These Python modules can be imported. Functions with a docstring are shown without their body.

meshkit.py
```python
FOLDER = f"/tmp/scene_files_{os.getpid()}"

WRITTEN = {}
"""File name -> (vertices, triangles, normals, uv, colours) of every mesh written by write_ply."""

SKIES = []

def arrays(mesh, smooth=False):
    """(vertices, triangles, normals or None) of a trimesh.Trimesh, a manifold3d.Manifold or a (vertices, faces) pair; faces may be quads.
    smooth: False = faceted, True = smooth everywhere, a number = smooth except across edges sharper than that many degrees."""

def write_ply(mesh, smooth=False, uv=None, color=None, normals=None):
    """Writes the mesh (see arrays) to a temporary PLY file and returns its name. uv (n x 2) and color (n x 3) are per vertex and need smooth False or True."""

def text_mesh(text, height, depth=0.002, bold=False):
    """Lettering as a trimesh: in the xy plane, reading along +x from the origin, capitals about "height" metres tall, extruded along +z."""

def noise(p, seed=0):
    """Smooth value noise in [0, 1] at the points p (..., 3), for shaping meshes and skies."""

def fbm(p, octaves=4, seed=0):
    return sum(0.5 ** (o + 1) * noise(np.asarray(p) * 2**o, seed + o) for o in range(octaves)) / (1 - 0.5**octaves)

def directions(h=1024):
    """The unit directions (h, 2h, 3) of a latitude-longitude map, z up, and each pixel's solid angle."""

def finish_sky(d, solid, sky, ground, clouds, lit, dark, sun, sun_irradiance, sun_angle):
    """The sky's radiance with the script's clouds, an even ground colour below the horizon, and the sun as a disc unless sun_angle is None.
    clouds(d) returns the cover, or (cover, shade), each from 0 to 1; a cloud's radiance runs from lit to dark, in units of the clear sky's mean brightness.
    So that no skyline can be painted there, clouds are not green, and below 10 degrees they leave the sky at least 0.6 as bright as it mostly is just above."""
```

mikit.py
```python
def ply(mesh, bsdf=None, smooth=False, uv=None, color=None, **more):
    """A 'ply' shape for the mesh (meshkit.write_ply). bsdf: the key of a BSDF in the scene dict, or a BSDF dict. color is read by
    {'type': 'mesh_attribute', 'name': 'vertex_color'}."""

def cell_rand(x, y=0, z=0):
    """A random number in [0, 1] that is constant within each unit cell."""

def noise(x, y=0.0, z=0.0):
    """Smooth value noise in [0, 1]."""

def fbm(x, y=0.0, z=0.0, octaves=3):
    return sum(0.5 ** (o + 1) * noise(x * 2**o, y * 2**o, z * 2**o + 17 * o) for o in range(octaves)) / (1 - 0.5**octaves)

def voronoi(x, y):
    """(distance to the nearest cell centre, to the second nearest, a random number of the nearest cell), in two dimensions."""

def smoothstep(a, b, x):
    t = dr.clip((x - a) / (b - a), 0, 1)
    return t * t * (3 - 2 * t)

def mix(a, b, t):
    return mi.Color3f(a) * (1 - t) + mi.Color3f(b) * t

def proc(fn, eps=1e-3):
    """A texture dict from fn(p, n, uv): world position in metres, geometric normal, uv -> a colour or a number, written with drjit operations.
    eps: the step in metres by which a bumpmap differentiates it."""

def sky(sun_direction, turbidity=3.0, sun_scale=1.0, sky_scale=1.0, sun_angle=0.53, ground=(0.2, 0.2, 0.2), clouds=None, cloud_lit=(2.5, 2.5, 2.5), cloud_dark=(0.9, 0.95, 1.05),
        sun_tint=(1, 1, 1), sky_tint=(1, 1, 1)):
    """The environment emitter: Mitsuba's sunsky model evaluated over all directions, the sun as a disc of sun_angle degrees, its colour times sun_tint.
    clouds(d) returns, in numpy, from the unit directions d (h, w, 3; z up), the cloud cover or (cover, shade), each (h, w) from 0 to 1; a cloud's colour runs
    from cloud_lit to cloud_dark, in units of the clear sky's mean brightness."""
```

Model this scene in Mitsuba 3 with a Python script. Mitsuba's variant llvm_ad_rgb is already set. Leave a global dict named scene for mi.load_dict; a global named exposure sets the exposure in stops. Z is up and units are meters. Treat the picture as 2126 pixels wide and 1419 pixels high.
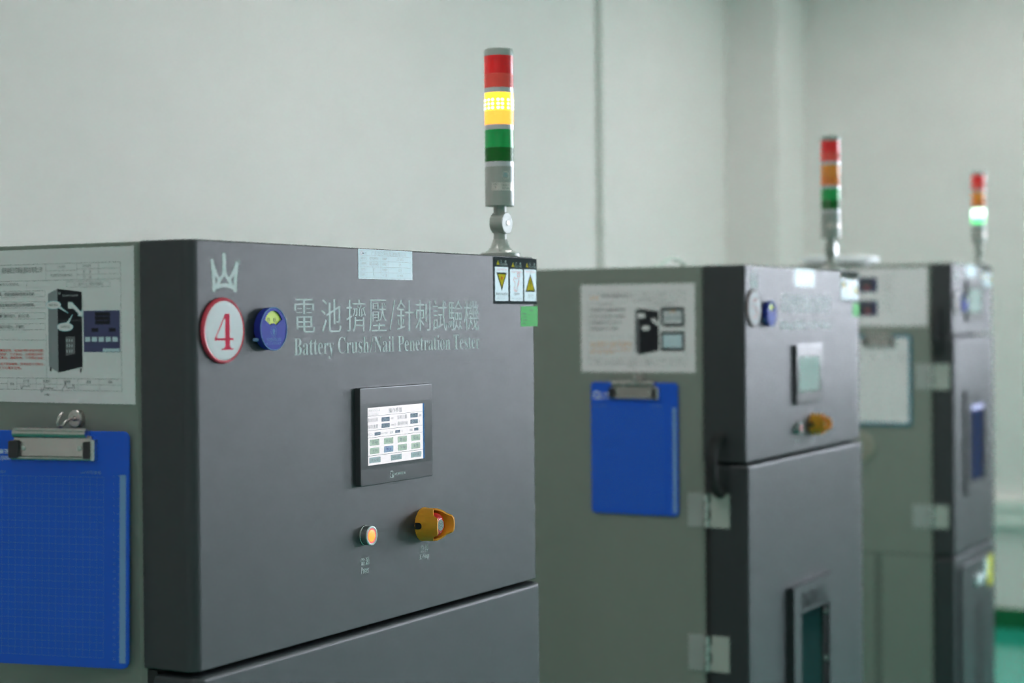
import glob, math, random
import numpy as np, trimesh, shapely
import mitsuba as mi, mikit, meshkit
import drjit as dr
from shapely import affinity
from shapely.geometry import Polygon, MultiPolygon, LineString, Point, box as sbox
from shapely.ops import unary_union
from PIL import Image, ImageDraw, ImageFont
T = mi.ScalarTransform4f
rng = np.random.default_rng(7)

# ------------------------------------------------------------------ camera, sky, exposure
exposure = -0.04
EX = 2.0 ** exposure
TOP = 1.75                                    # height of the first cabinet's top above the floor
CAM = np.array([-1.76674, -1.44345, TOP - 0.10675])
FWD = np.array([0.8767, 0.48085, -0.01336]); UP = np.array([0.0158, -0.00103, 0.99987])
scene, labels = {}, {}
scene['camera'] = {'type': 'thinlens', 'to_world': T().look_at(origin=CAM.tolist(), target=(CAM + FWD).tolist(), up=UP.tolist()),
                   'fov': math.degrees(2 * math.atan(1063 / 3596.4)), 'fov_axis': 'x', 'near_clip': 0.05, 'far_clip': 200.0,
                   'aperture_radius': 0.0104, 'focus_distance': 2.63}
SKY = 80.0
LAMP = 22.0
scene['sky'] = mikit.sky((-0.35, 0.30, 0.88), turbidity=5.0, sun_scale=0.0, sky_scale=SKY, ground=(0.25, 0.26, 0.25),
                         clouds=lambda d: np.full(d.shape[:2], 0.85), cloud_lit=(1.86, 1.93, 2.12), cloud_dark=(1.5, 1.5, 1.5))

# ------------------------------------------------------------------ materials
def rgb(*c): return {'type': 'rgb', 'value': list(c)}
def srgb(r, g, b):
    f = lambda x: x / 12.92 if x <= 0.04045 else ((x + 0.055) / 1.055) ** 2.4
    return [f(r / 255), f(g / 255), f(b / 255)]
def principled(color, rough=0.5, metallic=0.0, spec=0.5, **k):
    return {'type': 'twosided', 'bsdf': {'type': 'principled', 'base_color': color if isinstance(color, dict) else rgb(*color), 'roughness': rough, 'metallic': metallic, 'specular': spec, **k}}
def diffuse(color): return {'type': 'twosided', 'bsdf': {'type': 'diffuse', 'reflectance': color if isinstance(color, dict) else rgb(*color)}}
def mottled(c, amount, scale):
    c = np.array(c)
    return mikit.proc(lambda p, n, uv: mi.Color3f(*(c * 1.0).tolist()) * (1 - amount / 2 + amount * mikit.fbm(p.x * scale, p.y * scale, p.z * scale, 3)))
def mat(name, d): scene['m_' + name] = d
mat('wall', principled(mottled((0.815, 0.762, 0.755), 0.04, 3.0), 0.75, spec=0.25))
mat('ceiling', diffuse((0.82, 0.82, 0.80)))
mat('floor', principled(mottled((0.018, 0.28, 0.205), 0.10, 1.6), 0.10, spec=0.6))
mat('skirting', principled((0.001, 0.12, 0.04), 0.45, spec=.3))
mat('cream', principled((0.82, 0.81, 0.78), 0.45))
mat('greyduct', principled((0.60, 0.61, 0.58), 0.5))
mat('window_frame', principled((0.75, 0.76, 0.76), 0.35))
mat('glass', {'type': 'thindielectric', 'int_ior': 1.5})
mat('dark_paint', principled(mottled((0.014, 0.018, 0.021), 0.10, 260.0), 0.48, spec=0.75))
mat('body_paint', principled(mottled((0.225, 0.245, 0.215), 0.03, 300.0), 0.5, spec=0.35))
mat('rubber', principled((0.012, 0.012, 0.013), 0.6))
mat('black_plastic', principled((0.018, 0.018, 0.020), 0.35))
mat('bezel', principled((0.050, 0.052, 0.058), 0.22))
mat('bezel_dark', principled((0.035, 0.034, 0.038), 0.30))
mat('white_print', diffuse((0.92, 0.90, 0.95)))
mat('grey_print', diffuse((0.30, 0.31, 0.33)))
mat('soft_print', diffuse((0.50, 0.52, 0.55)))
mat('black_print', diffuse((0.03, 0.03, 0.035)))
mat('matt_black', diffuse((0.008, 0.008, 0.009)))
mat('line_print', diffuse((0.16, 0.16, 0.17)))
mat('red_print', diffuse((0.62, 0.06, 0.045)))
mat('orange_print', diffuse((0.75, 0.36, 0.12)))
mat('pink_print', diffuse((0.80, 0.26, 0.30)))
mat('yellow_print', diffuse((0.82, 0.60, 0.05)))
mat('lime', principled((0.62, 0.70, 0.02), 0.4))
mat('cyan_print', diffuse((0.18, 0.52, 0.62)))
mat('violet_print', diffuse((0.085, 0.085, 0.17)))
mat('paper', principled((0.86, 0.80, 0.83), 0.5, spec=0.4))
mat('label_paper', principled((0.60, 0.72, 0.80), 0.4))
mat('label_dark', diffuse((0.055, 0.062, 0.068)))
mat('label_green', principled((0.09, 0.52, 0.13), 0.6, spec=0.2))
mat('disc_white', principled((0.66, 0.64, 0.67), 0.4, spec=0.3))
mat('disc_red', principled((0.70, 0.045, 0.085), 0.25))
mat('dial_blue', principled((0.030, 0.045, 0.38), 0.55, spec=0.25))
mat('clip_blue', principled((0.008, 0.095, 0.62), 0.45, spec=0.35))
mat('pale_blue', diffuse((0.22, 0.36, 0.62)))
mat('grid_print', diffuse((0.12, 0.26, 0.58)))
mat('teal_board', principled((0.03, 0.18, 0.26), 0.2))
mat('chrome', {'type': 'twosided', 'bsdf': {'type': 'roughconductor', 'material': 'Cr', 'alpha': 0.12, 'specular_reflectance': rgb(0.95, 0.9, 0.82)}})
mat('steel', {'type': 'twosided', 'bsdf': {'type': 'roughconductor', 'material': 'Al', 'alpha': 0.25, 'specular_reflectance': rgb(0.8, 0.8, 0.78)}})
mat('hinge_grey', principled((0.42, 0.43, 0.42), 0.4, metallic=0.3))
mat('tower_grey', principled((0.36, 0.37, 0.345), 0.25))
mat('tower_silver', principled((0.62, 0.61, 0.64), 0.25, metallic=0.35))
mat('lens_red', principled((0.98, 0.018, 0.02), 0.15))
mat('lens_red_rib', principled((0.99, 0.10, 0.075), 0.25))  # lighter red imitates lamp light leaking through the ribs
mat('lens_amber', principled((0.95, 0.30, 0.04), 0.15))
mat('lens_amber_rib', principled((0.92, 0.24, 0.03), 0.25))
mat('lens_green', principled((0.006, 0.36, 0.08), 0.12))
mat('lens_green_rib', principled((0.003, 0.13, 0.012), 0.2))
mat('yellow_plastic', principled((0.98, 0.39, 0.035), 0.4))
mat('red_plastic', principled((0.62, 0.012, 0.012), 0.12))
mat('button_face', principled((0.42, 0.43, 0.40), 0.5))
mat('key_face', diffuse((0.95, 0.94, 0.84)))
mat('key_grey', diffuse((0.78, 0.80, 0.88)))
mat('button_blue', diffuse((0.62, 0.68, 0.95)))
mat('field_dark', diffuse((0.36, 0.37, 0.50)))
mat('screen_off', principled((0.50, 0.55, 0.56), 0.08))
mat('white_plastic', principled((0.82, 0.83, 0.88), 0.3))
mat('hose_pale', principled((0.55, 0.62, 0.55), 0.4))
mat('interior', diffuse((0.012, 0.030, 0.034)))
mat('interior_blue', diffuse((0.010, 0.028, 0.11)))
mat('coated_glass', {'type': 'thindielectric', 'int_ior': 1.3, 'specular_reflectance': rgb(.15, .15, .15)})  # reflection turned down by hand so the openings stay dark
mat('groove', principled((0.13, 0.145, 0.125), 0.5))
mat('port_beige', principled((0.30, 0.29, 0.24), 0.4))
mat('pale_rim', principled((0.26, 0.17, 0.17), 0.5, spec=.25))  # rim, face and numeral washed out in colour to imitate glare
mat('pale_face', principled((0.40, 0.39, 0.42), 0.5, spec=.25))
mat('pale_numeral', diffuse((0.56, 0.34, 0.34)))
mat('numeral_red', diffuse((0.80, 0.075, 0.14)))
mat('foil', principled((0.72, 0.66, 0.62), 0.2, metallic=0.6))
mat('yellow_sticker', principled((0.70, 0.62, 0.05), 0.4))
def glow(r, g, b): return {'type': 'area', 'radiance': rgb(r / EX, g / EX, b / EX)}

# ------------------------------------------------------------------ helpers: frames, meshes, text
class Frame:
    """local (u right, v up, n out of the surface) -> world"""
    def __init__(s, o, U, V, N): s.m = np.eye(4); s.m[:3, 0], s.m[:3, 1], s.m[:3, 2], s.m[:3, 3] = U, V, N, o
    def at(s, u, v, n=0.0): return (s.m @ np.array([u, v, n, 1.0]))[:3]
    def sub(s, o, U, V, N):
        R = s.m[:3, :3]; return Frame(s.at(*o), R @ np.array(U, float), R @ np.array(V, float), R @ np.array(N, float))
WORLD = Frame((0, 0, 0), (1, 0, 0), (0, 1, 0), (0, 0, 1))
def key_for(name, parent=None):
    base = (parent + '__' if parent else '') + name
    taken = lambda k: k in scene or k in labels or any(x.startswith(k + '__') for x in scene)
    if not taken(base): return base
    i = 1
    while taken(f'{base}_{i:03d}'): i += 1
    return f'{base}_{i:03d}'
def corner_normals(mesh, deg):
    """every corner averages only the faces round its vertex that bend less than deg from its own face"""
    mesh = trimesh.Trimesh(mesh.vertices, mesh.faces, process=False); mesh.merge_vertices(digits_vertex=7)
    v, f = np.array(mesh.vertices), np.array(mesh.faces)
    w = np.cross(v[f[:, 1]] - v[f[:, 0]], v[f[:, 2]] - v[f[:, 0]]); ln = np.linalg.norm(w, axis=1)
    ok = ln > 1e-16; f, w, ln = f[ok], w[ok], ln[ok]; un = w / ln[:, None]
    flatv = f.ravel(); order = np.argsort(flatv, kind='stable'); start = np.searchsorted(flatv[order], np.arange(len(v) + 1)); cnt = np.diff(start)
    own = np.repeat(np.arange(len(f)), 3); n = np.zeros((len(flatv), 3)); cs = math.cos(math.radians(deg))
    for k in range(cnt.max()):
        has = np.nonzero(cnt[flatv] > k)[0]
        other = order[start[flatv[has]] + k] // 3
        near = (un[own[has]] * un[other]).sum(1) > cs
        n[has[near]] += w[other[near]]
    n /= np.linalg.norm(n, axis=1)[:, None] + 1e-300
    data = np.c_[v[flatv], np.round(n, 4)]
    uq, inv = np.unique(np.round(data, 7), axis=0, return_inverse=True)
    return uq[:, :3], inv.reshape(-1, 3), uq[:, 3:]
def put(name, mesh, m, parent=None, frame=WORLD, smooth=30, label=None, cat=None, group=None, kind=None, **more):
    k = key_for(name, parent)
    mesh = trimesh.util.concatenate(mesh) if isinstance(mesh, list) else mesh.copy()
    mesh.apply_transform(frame.m)
    if smooth is False or smooth is True: scene[k] = mikit.ply(mesh, 'm_' + m, smooth=smooth, **more)
    else:
        v, f, n = corner_normals(mesh, smooth)
        scene[k] = {'type': 'ply', 'filename': meshkit.write_ply((v, f), False, normals=n), 'face_normals': False, 'bsdf': {'type': 'ref', 'id': 'm_' + m}, **more}
    tag(k, label, cat, group, kind)
    return k
def tag(k, label=None, cat=None, group=None, kind=None):
    d = {a: b for a, b in (('label', label), ('category', cat), ('group', group), ('kind', kind)) if b}
    if d: labels[k] = d
    return k
def thing(name, label, cat, group=None):
    return tag(key_for(name), label, cat, group)
def geoms(p): return [g for g in getattr(p, 'geoms', [p]) if isinstance(g, Polygon) and g.area > 1e-12]
def ext(poly, t, n=0.0):
    ms = [trimesh.creation.extrude_polygon(g, t, engine='earcut') for g in geoms(poly)]
    m = trimesh.util.concatenate(ms); m.apply_translation((0, 0, n)); return m
def flat(poly, n=0.0):
    vs, fs, k = [], [], 0
    for g in geoms(poly):
        v, f = trimesh.creation.triangulate_polygon(g, engine='earcut')
        v = np.c_[v, np.full(len(v), n)]
        f = np.asarray(f)
        cr = np.cross(v[f[:, 1]] - v[f[:, 0]], v[f[:, 2]] - v[f[:, 0]])[:, 2]
        f = np.where((cr < 0)[:, None], f[:, ::-1], f)
        vs.append(v); fs.append(f + k); k += len(v)
    return trimesh.Trimesh(np.vstack(vs), np.vstack(fs), process=False)
def bx(u0, u1, v0, v1, n0, n1):
    m = trimesh.creation.box((u1 - u0, v1 - v0, n1 - n0)); m.apply_translation(((u0 + u1) / 2, (v0 + v1) / 2, (n0 + n1) / 2)); return m
def rrect(u0, u1, v0, v1, r, q=6): return sbox(u0 + r, v0 + r, u1 - r, v1 - r).buffer(r, quad_segs=q) if r > 0 else sbox(u0, v0, u1, v1)
def puff(poly, n0, n1, b, back=False, steps=3):
    """extrusion of a convex outline with a rounded front edge (and back edge)"""
    pts = []
    lv = [(n1 - b + b * math.sin(a), b * (1 - math.cos(a))) for a in np.linspace(0, math.pi / 2, steps + 1)]
    lv += [(n0 + b - b * math.sin(a), b * (1 - math.cos(a))) for a in np.linspace(0, math.pi / 2, steps + 1)] if back else [(n0, 0.0)]
    for n, ins in lv:
        c = np.array(poly.buffer(-ins).exterior.coords) if ins > 0 else np.array(poly.exterior.coords)
        pts.append(np.c_[c[:, :2], np.full(len(c), n)])
    return trimesh.convex.convex_hull(np.vstack(pts))
def lathe(profile, seg=48, c=(0, 0)):
    m = trimesh.creation.revolve(np.array(profile, float), sections=seg)
    if m.volume < 0: m.invert()
    m.apply_translation((c[0], c[1], 0)); return m
def disc(c, r, n0, n1, b=0.0, seg=48):
    return lathe([(0, n0), (r, n0), (r, n1 - b), (r - b * 0.3, n1 - b * 0.3), (r - b, n1), (0, n1)] if b else [(0, n0), (r, n0), (r, n1), (0, n1)], seg, c)
def spline(pts, k=12):
    from scipy.interpolate import CubicSpline
    p = np.array(pts, float); t = np.r_[0, np.cumsum(np.linalg.norm(np.diff(p, axis=0), axis=1))]
    return CubicSpline(t, p)(np.linspace(0, t[-1], k * (len(p) - 1) + 1))
def tube(path, r, sides=12, cap=True):
    p = np.asarray(path, float); n = len(p); r = np.broadcast_to(r, (n,))
    t = np.gradient(p, axis=0); t /= np.linalg.norm(t, axis=1)[:, None]
    ref = np.array([0.31, 0.27, 0.91]); a = ref - t[0] * (t[0] @ ref); a /= np.linalg.norm(a); ang = np.arange(sides) * 2 * math.pi / sides
    vs = []
    for i in range(n):
        a = a - t[i] * (t[i] @ a); a /= np.linalg.norm(a); b = np.cross(t[i], a)
        vs.append(p[i] + r[i] * (np.cos(ang)[:, None] * a + np.sin(ang)[:, None] * b))
    v = np.vstack(vs + [p[:1], p[-1:]]); f = []
    for i in range(n - 1):
        for j in range(sides):
            q, w = i * sides + j, i * sides + (j + 1) % sides
            f += [(q, w, w + sides), (q, w + sides, q + sides)]
    for j in range(sides):
        f += [(n * sides, (j + 1) % sides, j), (n * sides + 1, (n - 1) * sides + j, (n - 1) * sides + (j + 1) % sides)]
    return trimesh.Trimesh(v, np.array(f), process=False)
def turn(mesh, axis, deg, about=(0, 0, 0)):
    m = mesh.copy(); m.apply_transform(trimesh.transformations.rotation_matrix(math.radians(deg), axis, about)); return m

FONT = {k: glob.glob(f'/opt/blender-*/*/datafiles/fonts/{v}*')[0] for k, v in (('cjk', 'Noto Sans CJK'), ('serif', 'NotoSansMath'))}
def boldserif(s):
    o = ''
    for c in s:
        o += chr(0x1D400 + ord(c) - 65) if 'A' <= c <= 'Z' else chr(0x1D41A + ord(c) - 97) if 'a' <= c <= 'z' else chr(0x1D7CE + ord(c) - 48) if '0' <= c <= '9' else c
    return o
_glyphs, _fonts = {}, {}
def glyph_shape(s, font='cjk', px=40, thin=0, grow=0):
    """lettering as an outline; thin: pixels taken off the horizontals (the look of printed Chinese)"""
    key = (s, font, px, thin, grow)
    if key not in _glyphs:
        f = _fonts.get((font, px)) or _fonts.setdefault((font, px), ImageFont.truetype(FONT[font], px)); t = boldserif(s) if font == 'serif' else s
        x0, y0, x1, y1 = f.getbbox(t, anchor='ls')
        im = Image.new('L', (x1 - x0 + 8, y1 - y0 + 8)); ImageDraw.Draw(im).text((4 - x0, 4 - y0), t, 255, font=f, anchor='ls')
        a = np.asarray(im) > 120
        for k in range(thin): a = a & np.roll(a, 1 if k % 2 else -1, axis=0) if k < 2 else a & np.roll(a, 2 if k % 2 else -2, axis=0)
        on = np.pad(a, ((0, 0), (1, 1))).astype(np.int8)
        rows, st = np.nonzero(np.diff(on, axis=1) == 1); en = np.nonzero(np.diff(on, axis=1) == -1)[1]
        g = shapely.union_all(shapely.box(st, -rows - 1, en, -rows)).buffer(0.5 + max(grow, 0)).buffer(-0.5 + min(grow, 0)).simplify(0.55)
        _glyphs[key] = g
    return _glyphs[key]
def txt(s, u0, u1, v0, v1, font='cjk', **k):
    g = glyph_shape(s, font, **k); a, b, c, d = g.bounds
    return affinity.affine_transform(g, [(u1 - u0) / (c - a), 0, 0, (v1 - v0) / (d - b), u0 - a * (u1 - u0) / (c - a), v0 - b * (v1 - v0) / (d - b)])
def txth(s, u, v, h, sx=1.0, font='cjk', center=False, **k):
    """lettering h tall from (u, v) at its lower left"""
    g = glyph_shape(s, font, **k); a, b, c, d = g.bounds; f = h / (d - b); w = (c - a) * f * sx
    if center: u -= w / 2
    return txt(s, u, u + w, v, v + h, font, **k)
def hline(u0, u1, v, w=0.0004): return sbox(u0, v - w / 2, u1, v + w / 2)
def vline(u, v0, v1, w=0.0004): return sbox(u - w / 2, v0, u + w / 2, v1)
def frame_lines(u0, u1, v0, v1, w=0.0004): return [hline(u0, u1, v0, w), hline(u0, u1, v1, w), vline(u0, v0, v1, w), vline(u1, v0, v1, w)]
def ring(poly, w): return poly.difference(poly.buffer(-w))
def ellipse(u, v, a, b): return affinity.scale(Point(u, v).buffer(1.0, quad_segs=12), a, b)
class Prints:
    """flat print on a sheet, gathered by ink: layers of thin film"""
    def __init__(s): s.d = {}
    def add(s, ink, *polys, layer=0):
        for p in polys:
            s.d.setdefault((layer, ink), []).extend(p if isinstance(p, list) else [p])
    def build(s, parent, frame, n, name='print'):
        for (layer, ink), ps in sorted(s.d.items()):
            gs = [g for p in ps for g in geoms(p)]
            for one in ([[g] for g in gs] if len(gs) <= 6 else [gs]):
                put(name, [flat(g, n + 0.00012 * layer) for g in one], ink, parent, frame, smooth=False, kind='stuff' if len(one) > 1 else None)

# ------------------------------------------------------------------ the room
XW, YB, XL, YF, ZC = 7.4086, 2.0294, -4.6, -7.2, 3.6
def struct(name, mesh, m, parent=None, frame=WORLD, smooth=False): return put(name, mesh, m, parent, frame, smooth, kind=None if parent else 'structure')
struct('floor', bx(XL - .2, XW + .2, YF - .2, YB + .2, -.12, 0), 'floor')
struct('ceiling', bx(XL - .2, XW + .2, YF - .2, YB + .2, ZC, ZC + .12), 'ceiling')
struct('wall_back', bx(XL - .2, XW + .2, YB, YB + .2, 0, ZC), 'wall')
struct('wall_left', bx(XL - .2, XL, YF, YB, 0, ZC), 'wall')
struct('wall_front', bx(XL - .2, XW + .2, YF - .2, YF, 0, ZC), 'wall')
SILL, HEAD = 1.42, 3.25
WIN = [(-2.60, -1.00), (-4.00, -3.30), (-6.80, -4.60)]
FAR = Frame((XW + .2, 0, 0), (0, 1, 0), (0, 0, 1), (1, 0, 0)).sub((0, 0, -.2), (1, 0, 0), (0, 1, 0), (0, 0, 1))   # u = y, v = z, n = into the wall
struct('wall_right', ext(sbox(YF, 0, YB, ZC).difference(unary_union([sbox(a, SILL, b, HEAD) for a, b in WIN])), .2), 'wall', frame=FAR)
for i, (a, b) in enumerate(WIN):
    mid = (a + b) / 2
    fr = sbox(a, SILL, b, HEAD).difference(unary_union([sbox(a + .05, SILL + .05, mid - .025, HEAD - .05), sbox(mid + .025, SILL + .05, b - .05, HEAD - .05)]))
    w = f'window_{i + 1}'
    scene[w] = mikit.ply(flat(sbox(a + .05, SILL + .05, mid - .025, HEAD - .05)).apply_translation((0, 0, .1)).apply_transform(FAR.m), 'm_glass')
    tag(w, kind='structure')
    put('pane', flat(sbox(mid + .025, SILL + .05, b - .05, HEAD - .05), .1), 'glass', w, FAR, smooth=False)
    put('window_frame', ext(fr, .06, .07), 'window_frame', w, FAR, smooth=False)
    put('window_sill', bx(a - .03, b + .03, SILL - .03, SILL, -.03, .1), 'cream', w, FAR, smooth=False)
struct('wall_pillar', bx(6.9682, XW, 1.738, YB, 0, ZC), 'wall')
struct('baseboard_right', bx(XW - .012, XW, YF, 1.738, 0, .101), 'skirting')
struct('baseboard_back', bx(XL, 6.9682, YB - .012, YB, 0, .101), 'skirting')
t1 = struct('trim_1', bx(XW - .045, XW, YF + .02, 1.738, .5376, .679), 'cream')
put('trim_lid', bx(XW - .056, XW - .045, YF + .02, 1.738, .628, .676), 'cream', t1, smooth=False)
cd = put('wall_conduit', [tube([(5.40, YB - .0115, .0), (5.40, YB - .0115, ZC)], .011, 16)], 'greyduct', label='thin grey vertical conduit running up the white back wall', cat='conduit')
put('coupling', tube([(5.40, YB - .0115, 2.02), (5.40, YB - .0115, 2.10)], .015, 16), 'greyduct', cd)

for x in (-2.8, 0.0, 3.1, 6.05):
    for y in ((0.50, -2.6) if x > -1 else (-1.5,)):
        cl = struct('ceiling_light', bx(x - .62, x + .62, y - .14, y + .14, ZC - .055, ZC), 'window_frame')
        put('diffuser', flat(sbox(x - .60, y - .12, x + .60, y + .12)).apply_transform(np.diag([1, -1, -1, 1.0])).apply_translation((0, 2 * y, ZC - .056)), 'white_plastic', cl, smooth=False, emitter=glow(LAMP * 1.01, LAMP * .97, LAMP * .95))

# ------------------------------------------------------------------ small builders
def crown(u0, v0, w, h):
    P = lambda x, y: (u0 + x * w, v0 + y * h)
    st = lambda pts, wd: LineString([P(*p) for p in pts]).buffer(wd * w / 1.6, quad_segs=5)
    parts = [st([(.06, .03), (.05, .40), (.0, .80)], .11), st([(.94, .03), (.97, .40), (1.03, .76)], .11), st([(.49, .98), (.50, .55)], .12),
             st([(.50, .62), (.44, .42), (.09, .05)], .09), st([(.50, .62), (.56, .42), (.90, .05)], .09),
             st([(.02, .72), (.16, .45), (.27, .30)], .09), st([(1.0, .70), (.84, .45), (.70, .30)], .09),
             LineString([P(x, .03 + .11 * math.sin(math.pi * x)) for x in np.linspace(.03, .97, 15)]).buffer(.055 * w, quad_segs=5),
             Point(P(.06, .02)).buffer(.075 * w), Point(P(.95, .02)).buffer(.075 * w)]
    return unary_union(parts)

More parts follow.
